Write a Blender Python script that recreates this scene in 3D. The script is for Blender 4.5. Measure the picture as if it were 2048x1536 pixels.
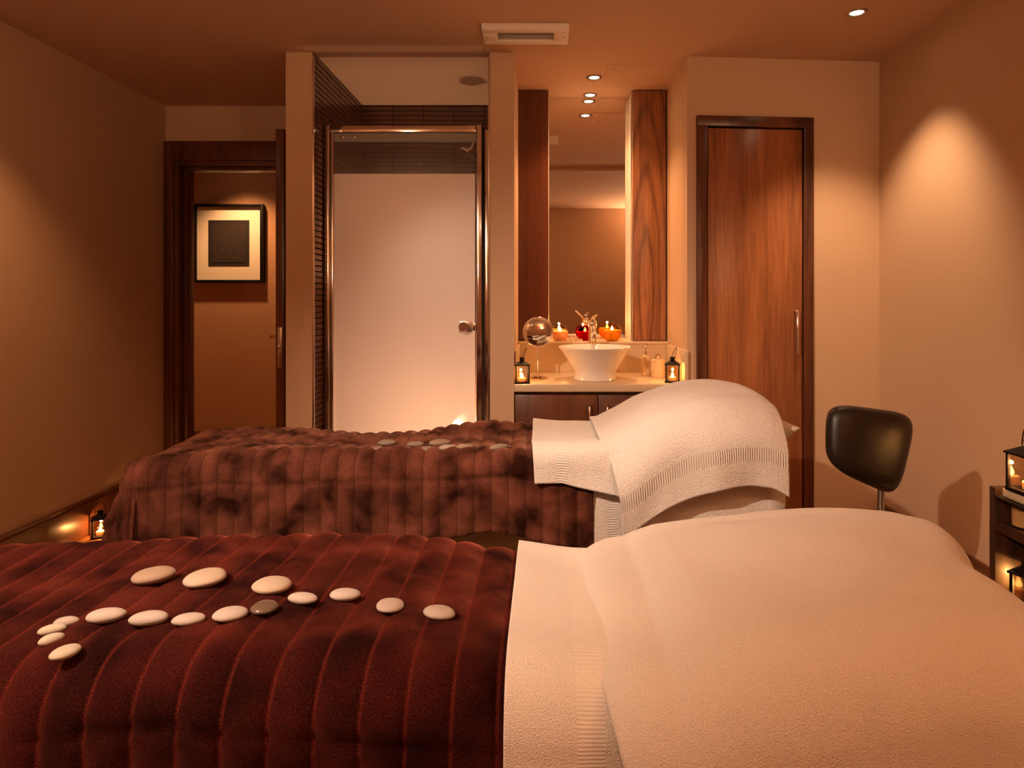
import bpy, bmesh, math, random
from mathutils import Vector, Matrix, noise
random.seed(7)
PI = math.pi
for o in list(bpy.data.objects):
    bpy.data.objects.remove(o)
C = bpy.context.scene.collection
S = bpy.context.scene

# ------------------------------------------------------------------ camera, light, exposure
F = 1300.0; VX = 1085.0; VY = 600.0; EYE = 1.2; CEIL = 2.4      # photo pixels (2048x1536), metres
cam = bpy.data.cameras.new('camera'); camo = bpy.data.objects.new('camera', cam); C.objects.link(camo)
camo.location = (0, 0, EYE); camo.rotation_euler = (PI/2, 0, 0)
cam.sensor_width = 36; cam.lens = F/2048*36
cam.shift_x = -(VX-1024)/2048; cam.shift_y = -(768-VY)/2048
cam.clip_start = 0.02
S.camera = camo
w = bpy.data.worlds.new('world'); S.world = w; w.use_nodes = True
w.node_tree.nodes['Background'].inputs[0].default_value = (0.02, 0.012, 0.008, 1)
w.node_tree.nodes['Background'].inputs[1].default_value = 0.3
S.view_settings.view_transform = 'Standard'; S.view_settings.look = 'None'
S.view_settings.gamma = 1; S.view_settings.use_curve_mapping = False
S.view_settings.exposure = 0.45
WARM = (1.0, 0.61, 0.35); AMBER = (1.0, 0.50, 0.22); PALE = (1.0, 0.70, 0.49)
# downlights: (name of place, x, y, watts, cone degrees, blend, target or None, colour, in view)
DOWNLIGHTS = [
    ('right', 1.31, 2.71, 46, 82, .75, (1.52, 2.93, .9), WARM),
    ('basin_a', .278, 3.50, 30, 110, .9, None, AMBER),
    ('basin_b', .278, 3.80, 16, 110, .9, None, AMBER),
    ('left', -1.86, 2.42, 30, 84, .9, (-2.1, 2.75, 0), AMBER),
    ('stones', -.98, .42, 27, 52, 1., (-.72, .88, .7), PALE),  # unseen spot added to brighten the stones
    ('bed', -1.45, .05, 200, 62, .9, (-.15, 2.0, .72), PALE),  # added key light in place of a softbox, built as a downlight
    ('towel', .12, 1.72, 36, 44, .9, (.12, 1.72, .7), PALE),  # unseen narrow spot added for the bright towel edges
    ('pillow', -.2, -.25, 13, 100, 1., (.5, 1.0, .75), WARM),  # weak fill added behind the viewer, out of view
    ('corridor', -2.35, 4.84, 60, 100, .8, None, AMBER),
]
# unseen uplighters added behind the viewer to brighten walls and ceiling: (x, watts)
FILL_UPLIGHTS = [(-1.35, 78), (1.55, 95)]

# ------------------------------------------------------------------ pixel helpers
def ray(px, py): return Vector(((px-VX)/F, 1.0, -(py-VY)/F))
def P(px, py, D): r = ray(px, py); return Vector((r.x*D, D, EYE+r.z*D))
def clamp(v, a, b): return max(a, min(b, v))
def sstep(a, b, v):
    t = clamp((v-a)/(b-a), 0, 1); return t*t*(3-2*t)
def interp(tab, v):
    if v <= tab[0][0]: return tab[0][1]
    for i in range(len(tab)-1):
        a, b = tab[i], tab[i+1]
        if v <= b[0]:
            t = (v-a[0])/(b[0]-a[0])
            p0 = tab[i-1][1] if i else a[1]; p3 = tab[i+2][1] if i+2 < len(tab) else b[1]
            m0 = (b[1]-p0)*.5; m1 = (p3-a[1])*.5
            return (2*t**3-3*t*t+1)*a[1]+(t**3-2*t*t+t)*m0+(-2*t**3+3*t*t)*b[1]+(t**3-t*t)*m1
    return tab[-1][1]
def nz(x, y, z=0): return noise.noise(Vector((x, y, z)))

# ------------------------------------------------------------------ materials
MATS = {}
def newmat(name):
    m = bpy.data.materials.new(name); m.use_nodes = True
    nt = m.node_tree; b = nt.nodes['Principled BSDF']
    MATS[name] = m
    return m, nt, b
def setin(b, **k):
    for n, v in k.items():
        n = n.replace('_', ' ')
        if n in b.inputs: b.inputs[n].default_value = v
def c4(c): return (c[0], c[1], c[2], 1)
def plain(name, col, rough=.6, metal=0, nscale=0, namt=0, bump=0, **k):
    m, nt, b = newmat(name)
    b.inputs['Base Color'].default_value = c4(col); b.inputs['Roughness'].default_value = rough
    b.inputs['Metallic'].default_value = metal
    setin(b, **k)
    if nscale:
        tc = nt.nodes.new('ShaderNodeTexCoord'); n = nt.nodes.new('ShaderNodeTexNoise')
        n.inputs['Scale'].default_value = nscale; n.inputs['Detail'].default_value = 4
        nt.links.new(tc.outputs['Object'], n.inputs['Vector'])
        r = nt.nodes.new('ShaderNodeValToRGB')
        r.color_ramp.elements[0].position = .3; r.color_ramp.elements[1].position = .7
        r.color_ramp.elements[0].color = c4([x*(1-namt) for x in col]); r.color_ramp.elements[1].color = c4([min(1, x*(1+namt)) for x in col])
        nt.links.new(n.outputs['Fac'], r.inputs[0]); nt.links.new(r.outputs[0], b.inputs['Base Color'])
        if bump:
            bp = nt.nodes.new('ShaderNodeBump'); bp.inputs['Strength'].default_value = bump; bp.inputs['Distance'].default_value = .003
            nt.links.new(n.outputs['Fac'], bp.inputs['Height']); nt.links.new(bp.outputs[0], b.inputs['Normal'])
    return m
def wood(name, dark, light, axis='Z', rough=.35, scale=1.0, figure=2.5, coat=.25, cathedral=None):
    m, nt, b = newmat(name)
    tc = nt.nodes.new('ShaderNodeTexCoord'); mp = nt.nodes.new('ShaderNodeMapping')
    s = {'X': (.35, 6, 6), 'Y': (6, .35, 6), 'Z': (6, 6, .35)}[axis]
    mp.inputs['Scale'].default_value = [v*scale for v in s]
    nt.links.new(tc.outputs['Object'], mp.inputs['Vector'])
    n1 = nt.nodes.new('ShaderNodeTexNoise'); n1.inputs['Scale'].default_value = 1.6; n1.inputs['Detail'].default_value = 6; n1.inputs['Distortion'].default_value = figure*.35
    n2 = nt.nodes.new('ShaderNodeTexNoise'); n2.inputs['Scale'].default_value = 16; n2.inputs['Detail'].default_value = 3
    nt.links.new(mp.outputs[0], n1.inputs['Vector']); nt.links.new(mp.outputs[0], n2.inputs['Vector'])
    mx = nt.nodes.new('ShaderNodeMath'); mx.operation = 'MULTIPLY_ADD'; mx.inputs[1].default_value = .45
    sc = nt.nodes.new('ShaderNodeMath'); sc.operation = 'MULTIPLY'; sc.inputs[1].default_value = .75
    nt.links.new(n1.outputs['Fac'], sc.inputs[0]); nt.links.new(n2.outputs['Fac'], mx.inputs[0]); nt.links.new(sc.outputs[0], mx.inputs[2])
    r = nt.nodes.new('ShaderNodeValToRGB')
    r.color_ramp.elements[0].position = .42; r.color_ramp.elements[1].position = .78
    r.color_ramp.elements[0].color = c4(dark); r.color_ramp.elements[1].color = c4(light)
    nt.links.new(mx.outputs[0], r.inputs[0]); nt.links.new(r.outputs[0], b.inputs['Base Color'])
    if cathedral:              # arched growth lines: elongated rings around a point low on the board
        m2 = nt.nodes.new('ShaderNodeMapping'); m2.vector_type = 'TEXTURE'; m2.inputs['Location'].default_value = cathedral; m2.inputs['Scale'].default_value = (.16, .16, 1.5)
        nt.links.new(tc.outputs['Object'], m2.inputs['Vector'])
        wv = nt.nodes.new('ShaderNodeTexWave'); wv.wave_type = 'RINGS'; wv.rings_direction = 'Y'; wv.inputs['Scale'].default_value = 1.3; wv.inputs['Distortion'].default_value = 2.2; wv.inputs['Detail'].default_value = 2; wv.inputs['Detail Scale'].default_value = 1.2
        nt.links.new(m2.outputs[0], wv.inputs['Vector'])
        wr = nt.nodes.new('ShaderNodeMapRange'); wr.inputs[1].default_value = 0; wr.inputs[2].default_value = .35; wr.inputs[3].default_value = .6; wr.inputs[4].default_value = 1
        nt.links.new(wv.outputs['Fac'], wr.inputs[0])
        wm = nt.nodes.new('ShaderNodeMix'); wm.data_type = 'RGBA'; wm.blend_type = 'MULTIPLY'; wm.inputs[0].default_value = 1
        nt.links.new(r.outputs[0], wm.inputs[6]); nt.links.new(wr.outputs[0], wm.inputs[7]); nt.links.new(wm.outputs[2], b.inputs['Base Color'])
    bp = nt.nodes.new('ShaderNodeBump'); bp.inputs['Strength'].default_value = .08; bp.inputs['Distance'].default_value = .002
    nt.links.new(n2.outputs['Fac'], bp.inputs['Height']); nt.links.new(bp.outputs[0], b.inputs['Normal'])
    b.inputs['Roughness'].default_value = rough; setin(b, Coat_Weight=coat, Coat_Roughness=.25)
    return m
def emis(name, col, strength):
    m, nt, b = newmat(name)
    b.inputs['Base Color'].default_value = c4(col); b.inputs['Emission Color'].default_value = c4(col); b.inputs['Emission Strength'].default_value = strength
    return m
def thin_glass(name, tint=(1, 1, 1), gloss=.12, rough=.0, ior=1.5):
    m, nt, b = newmat(name); nt.nodes.remove(b)
    out = nt.nodes['Material Output']
    t = nt.nodes.new('ShaderNodeBsdfTransparent'); t.inputs[0].default_value = c4(tint)
    g = nt.nodes.new('ShaderNodeBsdfGlossy'); g.inputs['Roughness'].default_value = rough
    fr = nt.nodes.new('ShaderNodeMath'); fr.operation = 'POWER'; fr.inputs[1].default_value = 4 if ior > 1.3 else 9
    lw = nt.nodes.new('ShaderNodeLayerWeight'); lw.inputs[0].default_value = .5; nt.links.new(lw.outputs['Facing'], fr.inputs[0])
    ad = nt.nodes.new('ShaderNodeMath'); ad.operation = 'ADD'; ad.inputs[1].default_value = gloss; ad.use_clamp = True
    mx = nt.nodes.new('ShaderNodeMixShader')
    nt.links.new(fr.outputs[0], ad.inputs[0]); nt.links.new(ad.outputs[0], mx.inputs[0]); nt.links.new(t.outputs[0], mx.inputs[1]); nt.links.new(g.outputs[0], mx.inputs[2]); nt.links.new(mx.outputs[0], out.inputs[0])
    return m
def frosted(name):
    m, nt, b = newmat(name); nt.nodes.remove(b)
    out = nt.nodes['Material Output']
    d = nt.nodes.new('ShaderNodeBsdfDiffuse'); d.inputs[0].default_value = (.90, .68, .62, 1)
    t = nt.nodes.new('ShaderNodeBsdfTranslucent'); t.inputs[0].default_value = (.95, .80, .74, 1)
    g = nt.nodes.new('ShaderNodeBsdfGlossy'); g.inputs['Roughness'].default_value = .38; g.inputs[0].default_value = (.9, .88, .88, 1)
    r = nt.nodes.new('ShaderNodeBsdfRefraction'); r.inputs['Roughness'].default_value = .55; r.inputs['IOR'].default_value = 1.02
    m1 = nt.nodes.new('ShaderNodeMixShader'); m1.inputs[0].default_value = .55
    m2 = nt.nodes.new('ShaderNodeMixShader'); m2.inputs[0].default_value = .28
    m3 = nt.nodes.new('ShaderNodeMixShader'); m3.inputs[0].default_value = .04
    nt.links.new(t.outputs[0], m3.inputs[1]); nt.links.new(r.outputs[0], m3.inputs[2])
    nt.links.new(d.outputs[0], m1.inputs[1]); nt.links.new(m3.outputs[0], m1.inputs[2])
    nt.links.new(m1.outputs[0], m2.inputs[1]); nt.links.new(g.outputs[0], m2.inputs[2]); nt.links.new(m2.outputs[0], out.inputs[0])
    return m
def velvet(name, dark, light, sheen=1.0, tint=(1, .45, .3), pitch=.054, groove=(.12, .02, .012)):
    """pile fabric: nap brushed in patches, light and shade of the rib seams put into the colour; UV in metres"""
    m, nt, b = newmat(name)
    tc = nt.nodes.new('ShaderNodeTexCoord')
    n1 = nt.nodes.new('ShaderNodeTexNoise'); n1.inputs['Scale'].default_value = 10; n1.inputs['Detail'].default_value = 5; n1.inputs['Distortion'].default_value = .25
    n2 = nt.nodes.new('ShaderNodeTexNoise'); n2.inputs['Scale'].default_value = 420; n2.inputs['Detail'].default_value = 2
    nt.links.new(tc.outputs['UV'], n1.inputs['Vector']); nt.links.new(tc.outputs['UV'], n2.inputs['Vector'])
    r = nt.nodes.new('ShaderNodeValToRGB'); r.color_ramp.elements[0].position = .33; r.color_ramp.elements[1].position = .70
    r.color_ramp.elements[0].color = c4(dark); r.color_ramp.elements[1].color = c4(light)
    nt.links.new(n1.outputs['Fac'], r.inputs[0])
    fl = nt.nodes.new('ShaderNodeMapRange'); fl.inputs[1].default_value = .35; fl.inputs[2].default_value = .75; fl.inputs[3].default_value = .55; fl.inputs[4].default_value = 1.7
    nt.links.new(n2.outputs['Fac'], fl.inputs[0])
    mu = nt.nodes.new('ShaderNodeMix'); mu.data_type = 'RGBA'; mu.blend_type = 'MULTIPLY'; mu.inputs[0].default_value = 1
    sx = nt.nodes.new('ShaderNodeSeparateXYZ'); nt.links.new(tc.outputs['UV'], sx.inputs[0])
    dv = nt.nodes.new('ShaderNodeMath'); dv.operation = 'DIVIDE'; dv.inputs[1].default_value = pitch; nt.links.new(sx.outputs[0], dv.inputs[0])
    pp = nt.nodes.new('ShaderNodeMath'); pp.operation = 'PINGPONG'; pp.inputs[1].default_value = .5; nt.links.new(dv.outputs[0], pp.inputs[0])
    gm = nt.nodes.new('ShaderNodeMapRange'); gm.interpolation_type = 'SMOOTHSTEP'; gm.inputs[1].default_value = .0; gm.inputs[2].default_value = .075; gm.inputs[3].default_value = .45; gm.inputs[4].default_value = 0
    nt.links.new(pp.outputs[0], gm.inputs[0])
    gx = nt.nodes.new('ShaderNodeMix'); gx.data_type = 'RGBA'; gx.inputs[7].default_value = c4(groove)  # sheen along each groove painted as base colour
    nt.links.new(gm.outputs[0], gx.inputs[0]); nt.links.new(r.outputs[0], gx.inputs[6])
    nt.links.new(gx.outputs[2], mu.inputs[6]); nt.links.new(fl.outputs[0], mu.inputs[7]); nt.links.new(mu.outputs[2], b.inputs['Base Color'])
    sw = nt.nodes.new('ShaderNodeMapRange'); sw.inputs[1].default_value = .36; sw.inputs[2].default_value = .66; sw.inputs[3].default_value = .12*sheen; sw.inputs[4].default_value = sheen
    nt.links.new(n1.outputs['Fac'], sw.inputs[0]); nt.links.new(sw.outputs[0], b.inputs['Sheen Weight'])
    setin(b, Roughness=.9, Specular_IOR_Level=.05, Sheen_Roughness=.38, Sheen_Tint=c4(tint))
    bp = nt.nodes.new('ShaderNodeBump'); bp.inputs['Strength'].default_value = .5; bp.inputs['Distance'].default_value = .0025
    nt.links.new(n2.outputs['Fac'], bp.inputs['Height']); nt.links.new(bp.outputs[0], b.inputs['Normal'])
    return m
def terry(name, col, axis=None, lo=0, hi=0, rib=520, loop=520, bump=.5, amp=.10):
    """looped towel; a woven ribbed band where lo < UV[axis] < hi"""
    m, nt, b = newmat(name)
    tc = nt.nodes.new('ShaderNodeTexCoord')
    n = nt.nodes.new('ShaderNodeTexNoise'); n.inputs['Scale'].default_value = loop; n.inputs['Detail'].default_value = 2
    n3 = nt.nodes.new('ShaderNodeTexNoise'); n3.inputs['Scale'].default_value = 90; n3.inputs['Detail'].default_value = 2
    nt.links.new(tc.outputs['UV'], n.inputs['Vector']); nt.links.new(tc.outputs['UV'], n3.inputs['Vector'])
    ht = nt.nodes.new('ShaderNodeMath'); ht.operation = 'MULTIPLY_ADD'; ht.inputs[1].default_value = .3
    nt.links.new(n3.outputs['Fac'], ht.inputs[0]); nt.links.new(n.outputs['Fac'], ht.inputs[2])
    hsrc = ht.outputs[0]
    if axis is not None:
        sp = nt.nodes.new('ShaderNodeSeparateXYZ'); nt.links.new(tc.outputs['UV'], sp.inputs[0])
        a = nt.nodes.new('ShaderNodeMath'); a.operation = 'COMPARE'; a.inputs[1].default_value = (lo+hi)/2; a.inputs[2].default_value = (hi-lo)/2
        nt.links.new(sp.outputs[axis], a.inputs[0])
        wv = nt.nodes.new('ShaderNodeMath'); wv.operation = 'MULTIPLY'; wv.inputs[1].default_value = rib*2
        nt.links.new(sp.outputs[1-axis], wv.inputs[0])
        sn = nt.nodes.new('ShaderNodeMath'); sn.operation = 'SINE'; nt.links.new(wv.outputs[0], sn.inputs[0])
        sm = nt.nodes.new('ShaderNodeMath'); sm.operation = 'MULTIPLY_ADD'; sm.inputs[1].default_value = amp; sm.inputs[2].default_value = -.1
        nt.links.new(sn.outputs[0], sm.inputs[0])
        mx = nt.nodes.new('ShaderNodeMix'); nt.links.new(a.outputs[0], mx.inputs[0]); nt.links.new(hsrc, mx.inputs[2]); nt.links.new(sm.outputs[0], mx.inputs[3])
        hsrc = mx.outputs[0]
    bp = nt.nodes.new('ShaderNodeBump'); bp.inputs['Strength'].default_value = bump; bp.inputs['Distance'].default_value = .004
    nt.links.new(hsrc, bp.inputs['Height']); nt.links.new(bp.outputs[0], b.inputs['Normal'])
    mr = nt.nodes.new('ShaderNodeMapRange'); mr.inputs[1].default_value = .3; mr.inputs[2].default_value = .75; mr.inputs[3].default_value = .86; mr.inputs[4].default_value = 1.06
    nt.links.new(n.outputs['Fac'], mr.inputs[0])
    mu = nt.nodes.new('ShaderNodeMix'); mu.data_type = 'RGBA'; mu.blend_type = 'MULTIPLY'; mu.inputs[0].default_value = 1; mu.inputs[6].default_value = c4(col)
    nt.links.new(mr.outputs[0], mu.inputs[7]); nt.links.new(mu.outputs[2], b.inputs['Base Color'])
    setin(b, Roughness=.95, Specular_IOR_Level=.1, Sheen_Weight=.25, Sheen_Roughness=.5)
    return m

plain('wall', (.62, .435, .285), .75, nscale=1.2, namt=.03)
plain('ceiling_paint', (.62, .41, .275), .8, nscale=.8, namt=.03)
plain('corridor_paint', (.52, .28, .14), .75, nscale=1.2, namt=.03)
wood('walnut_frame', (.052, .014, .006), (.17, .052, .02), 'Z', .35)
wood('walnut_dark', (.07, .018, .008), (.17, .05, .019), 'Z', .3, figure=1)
wood('walnut_figured', (.17, .055, .022), (.50, .22, .095), 'Z', .28, scale=.8, figure=6, cathedral=(.08, 0, .25))
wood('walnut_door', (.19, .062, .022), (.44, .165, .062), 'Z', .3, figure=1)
wood('walnut_cabinet', (.06, .017, .008), (.18, .055, .022), 'Z', .3, figure=1)
wood('walnut_skirting', (.10, .03, .014), (.2, .07, .03), 'Y', .4)
wood('oak_floor', (.20, .075, .028), (.42, .18, .07), 'Y', .3)
wood('shelf_wood', (.03, .012, .006), (.085, .032, .016), 'Z', .4)
plain('tile', (.12, .046, .026), .18, nscale=6, namt=.25, Specular_IOR_Level=.6)
plain('grout', (.02, .009, .006), .8)
plain('chrome', (.86, .80, .76), .12, 1)
plain('steel', (.62, .56, .50), .28, 1)
plain('mirror_silver', (.86, .83, .80), .005, 1)
plain('stone_top', (.72, .56, .38), .3, nscale=60, namt=.03)
plain('splash_panel', (.70, .53, .34), .35, nscale=40, namt=.02)
plain('porcelain', (.85, .80, .75), .12, Coat_Weight=.5)
plain('shower_white', (.82, .80, .78), .3)
plain('plastic_white', (.85, .78, .70), .45)
plain('grille_dark', (.30, .22, .16), .6)
plain('black_iron', (.012, .008, .007), .42, .6)
plain('candle_wax', (.85, .66, .42), .5, Subsurface_Weight=.3)
plain('wax_cream', (.85, .55, .30), .4, nscale=30, namt=.25, Subsurface_Weight=.2)
plain('wax_red', (.45, .015, .012), .3, nscale=30, namt=.2)
plain('wax_amber', (.85, .42, .08), .35, nscale=25, namt=.35, Subsurface_Weight=.2)
plain('travertine', (.72, .50, .28), .6, nscale=50, namt=.12, bump=.2)
plain('leather_black', (.016, .009, .007), .4, nscale=300, namt=.1, bump=.12)
plain('dark_gap', (.006, .003, .002), .9)
plain('vinyl_beige', (.50, .42, .30), .5)
plain('upholstery', (.60, .50, .38), .6)
plain('pillow_cotton', (.80, .74, .66), .85, nscale=60, namt=.03, bump=.2)
plain('mat_board', (.90, .80, .62), .7)
plain('print_dark', (.018, .010, .007), .8, nscale=60, namt=.6)
plain('print_field', (.03, .016, .01), .85, nscale=90, namt=.5)
plain('header_grey', (.30, .30, .29), .25, .3)
plain('rubber', (.02, .015, .013), .7)
thin_glass('clear_glass', (.93, .95, .95), .06)
thin_glass('lantern_glass', (1, .93, .82), .10, .05)
thin_glass('amber_glass', (1.0, .88, .6), .0, .02, 1.12)
thin_glass('cream_glass', (1.0, .95, .86), .0, .05, 1.12)
thin_glass('ruby_glass', (.9, .2, .18), .0, .02, 1.12)
frosted('frosted_glass')
velvet('velvet_wine', (.016, .0028, .0024), (.056, .008, .006), .6, (1, .26, .15), .054, (.16, .022, .012))
velvet('velvet_brown', (.028, .008, .005), (.23, .077, .048), .5, (1, .5, .34), .052, (.02, .006, .004))
terry('terry_plain', (.86, .78, .70))
terry('terry_band_v', (.88, .83, .79), 1, .075, .115, rib=420, loop=260, bump=.9, amp=.3)
terry('terry_band_u', (.88, .80, .72), 0, .085, .118, rib=700)
terry('terry_band_s', (.88, .83, .79), 0, .07, .10, rib=420, loop=260, bump=.9, amp=.2)
emis('bulb_glow', (1.0, .80, .50), 22)
emis('flame_glow', (1.0, .58, .18), 30)
def stone_mat(name, col, rough=.7, sp=.22):
    return plain(name, col, rough, nscale=260, namt=sp)
stone_mat('pebble_taupe', (.36, .25, .18)); stone_mat('pebble_sand', (.50, .39, .30)); stone_mat('pebble_grey', (.45, .37, .32))
stone_mat('pebble_pale', (.50, .425, .38)); stone_mat('pebble_ivory', (.54, .475, .38)); stone_mat('pebble_dark', (.15, .10, .07), .22, .05); stone_mat('pebble_mid', (.30, .235, .19))

# ------------------------------------------------------------------ object helpers
def tag(o, label, cat, group=None, kind=None):
    o['label'] = label
    if cat: o['category'] = cat
    if group: o['group'] = group
    if kind: o['kind'] = kind
    return o
def link(name, me, mat=None, parent=None):
    o = bpy.data.objects.new(name, me); C.objects.link(o)
    if mat:
        for mm in ([mat] if isinstance(mat, str) else mat): me.materials.append(MATS[mm])
    if parent: o.parent = parent
    return o
def thing(name, label, cat, loc=(0, 0, 0), rz=0, group=None):
    o = bpy.data.objects.new(name, None); C.objects.link(o)
    o.empty_display_size = .05; o.location = loc; o.rotation_euler = (0, 0, rz)
    return tag(o, label, cat, group)
def smooth(me, ang=None):
    for p in me.polygons: p.use_smooth = True
    if ang: me.set_sharp_from_angle(angle=math.radians(ang))
def bm_box(bm, a, b):
    x0, y0, z0 = a; x1, y1, z1 = b
    v = [bm.verts.new(p) for p in ((x0, y0, z0), (x1, y0, z0), (x1, y1, z0), (x0, y1, z0), (x0, y0, z1), (x1, y0, z1), (x1, y1, z1), (x0, y1, z1))]
    fs = [bm.faces.new([v[i] for i in f]) for f in ((3, 2, 1, 0), (4, 5, 6, 7), (0, 1, 5, 4), (1, 2, 6, 5), (2, 3, 7, 6), (3, 0, 4, 7))]
    return v, fs
def boxes(name, lst, mat, parent=None, bev=0, seg=2):
    bm = bmesh.new()
    for a, b in lst:
        a2 = [min(p, q) for p, q in zip(a, b)]; b2 = [max(p, q) for p, q in zip(a, b)]
        bm_box(bm, a2, b2)
    if bev: bmesh.ops.bevel(bm, geom=bm.edges[:], offset=bev, segments=seg, affect='EDGES', profile=.5)
    me = bpy.data.meshes.new(name); bm.to_mesh(me); bm.free()
    if bev: smooth(me, 40)
    return link(name, me, mat, parent)
def box(name, a, b, mat, parent=None, bev=0, seg=2): return boxes(name, [(a, b)], mat, parent, bev, seg)
def lathe(name, prof, mat, parent=None, n=40, loc=(0, 0, 0), sharp=50):
    bm = bmesh.new(); rings = []
    for r, z in prof:
        if r < 1e-5: rings.append([bm.verts.new((0, 0, z))])
        else: rings.append([bm.verts.new((r*math.cos(2*PI*i/n), r*math.sin(2*PI*i/n), z)) for i in range(n)])
    for a, b in zip(rings, rings[1:]):
        for i in range(n):
            j = (i+1) % n
            if len(a) == 1 and len(b) == 1: continue
            if len(a) == 1: bm.faces.new((a[0], b[j], b[i]))
            elif len(b) == 1: bm.faces.new((a[i], a[j], b[0]))
            else: bm.faces.new((a[i], a[j], b[j], b[i]))
    bmesh.ops.recalc_face_normals(bm, faces=bm.faces[:])
    me = bpy.data.meshes.new(name); bm.to_mesh(me); bm.free(); smooth(me, sharp)
    o = link(name, me, mat, parent); o.location = loc
    return o
def tube(name, pts, r, mat, parent=None, n=10, closed=False, cap=True):
    pts = [Vector(p) for p in pts]; bm = bmesh.new(); rings = []
    N = len(pts); up = None
    for i, p in enumerate(pts):
        if closed: t = (pts[(i+1) % N]-pts[i-1]).normalized()
        else: t = (pts[min(i+1, N-1)]-pts[max(i-1, 0)]).normalized()
        if up is None: up = t.orthogonal().normalized()
        else: up = (up-t*up.dot(t)).normalized()
        s = t.cross(up); rr = r[i] if isinstance(r, (list, tuple)) else r
        rings.append([bm.verts.new(p+(up*math.cos(2*PI*k/n)+s*math.sin(2*PI*k/n))*rr) for k in range(n)])
    for i in range(N if closed else N-1):
        a, b = rings[i], rings[(i+1) % N]
        for k in range(n): bm.faces.new((a[k], a[(k+1) % n], b[(k+1) % n], b[k]))
    if cap and not closed: bm.faces.new(rings[0][::-1]); bm.faces.new(rings[-1])
    bmesh.ops.recalc_face_normals(bm, faces=bm.faces[:])
    me = bpy.data.meshes.new(name); bm.to_mesh(me); bm.free(); smooth(me, 60)
    return link(name, me, mat, parent)
def grid(name, fn, us, vs, mat, parent=None, uv=None, thick=0, offset=-1, subd=0):
    """surface from fn(u, v); UV in metres"""
    nu, nv = len(us), len(vs)
    verts = [fn(u, v) for v in vs for u in us]
    faces = [(j*nu+i, j*nu+i+1, (j+1)*nu+i+1, (j+1)*nu+i) for j in range(nv-1) for i in range(nu-1)]
    me = bpy.data.meshes.new(name); me.from_pydata([tuple(v) for v in verts], [], faces)
    uvl = me.uv_layers.new(name='UVMap')
    for l in me.loops:
        i = l.vertex_index % nu; j = l.vertex_index // nu
        uvl.data[l.index].uv = uv(us[i], vs[j]) if uv else (us[i], vs[j])
    smooth(me)
    o = link(name, me, mat, parent)
    if thick:
        md = o.modifiers.new('thick', 'SOLIDIFY'); md.thickness = thick; md.offset = offset
    return o
def lin(a, b, n): return [a+(b-a)*i/(n-1) for i in range(n)]
def struct(o, label=None):
    o['kind'] = 'structure'
    if label: o['label'] = label
    return o
def copy_tree(o, parent=None):
    c = o.copy(); C.objects.link(c)
    if parent: c.parent = parent
    for ch in list(o.children): copy_tree(ch, c)
    return c

# ================================================================== THE ROOM
XL, XR = -2.33, 1.697          # side walls
DA, DF, DN = 3.15, 4.02, -0.8  # partition fronts, far wall, wall behind the camera
SX0, SX1 = -1.108, -.262       # shower inner faces
PX0, PX1 = -1.244, -.138       # outer faces of the two partitions
AX1 = .712                     # right side of the basin alcove
MIR = 3.86
T = .1
fl = struct(box('floor', (-3.4, DN-T, -.1), (XR+T, 5.3, -.012), 'oak_floor'), 'warm brown wooden plank floor of the treatment room')
k = 0; x = XL; plank_meshes = {}
while x < XR-.01:
    wd = min(.145, XR-x)
    ys = [DN, .55+.5*((k*37) % 5)/5, 2.1+.5*((k*53) % 7)/7, 3.5+.3*((k*29) % 3)/3, 5.3]
    for a, b in zip(ys, ys[1:]):
        o = box('plank', (x+.001, a+.001, -.012), (x+wd-.001, b-.001, 0), 'oak_floor', fl)
    x += wd; k += 1
ce = struct(box('ceiling', (-3.4, DN-T, CEIL), (XR+T, 5.3, CEIL+.1), 'ceiling_paint'), 'smooth warm painted ceiling with recessed lights')
def panel(x0, y0, x1, y1):
    p = box('access_panel', (x0, y0, CEIL-.0035), (x1, y1, CEIL+.001), 'ceiling_paint', ce, .0015, 1)
    return p
panel(-1.24, 2.2, -.52, 2.965)
panel(.33, 3.31, .69, 3.555)
lathe('panel_lock', [(0, -.003), (.006, -.003), (.006, 0)], 'steel', ce, 12, (.37, 3.37, CEIL-.003))
struct(box('wall_left', (XL-T, DN-T, 0), (XL, DF+.12, CEIL), 'wall'), 'dim amber painted wall on the left')
struct(box('wall_right', (XR, DN-T, 0), (XR+T, 3.4, CEIL), 'wall'), 'beige painted wall on the right with a light scallop')
struct(box('wall_behind', (XL-T, DN-T, 0), (XR+T, DN, CEIL), 'wall'), 'beige painted wall opposite, seen in the mirror')
struct(boxes('wall_far', [((XL, DF, 2.10), (SX1, DF+.12, CEIL)), ((XL, DF, 0), (-2.26, DF+.12, 2.10)), ((-1.22, DF, 0), (SX1, DF+.12, 2.10))], 'wall'), 'painted wall strip above the open doorway')
wsl = struct(box('wall_shower_left', (PX0, DA, 0), (SX0-.008, DF, CEIL), 'wall'), 'slim beige partition end left of the shower')
wsr = struct(box('wall_shower_right', (SX1+.008, DA, 0), (PX1, DF, CEIL), 'wall'), 'slim beige partition end between shower and basin alcove')
struct(box('wall_basin', (PX1, MIR+.006, 0), (AX1+.1, DF, CEIL), 'wall'), 'painted back wall of the basin alcove')
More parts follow.
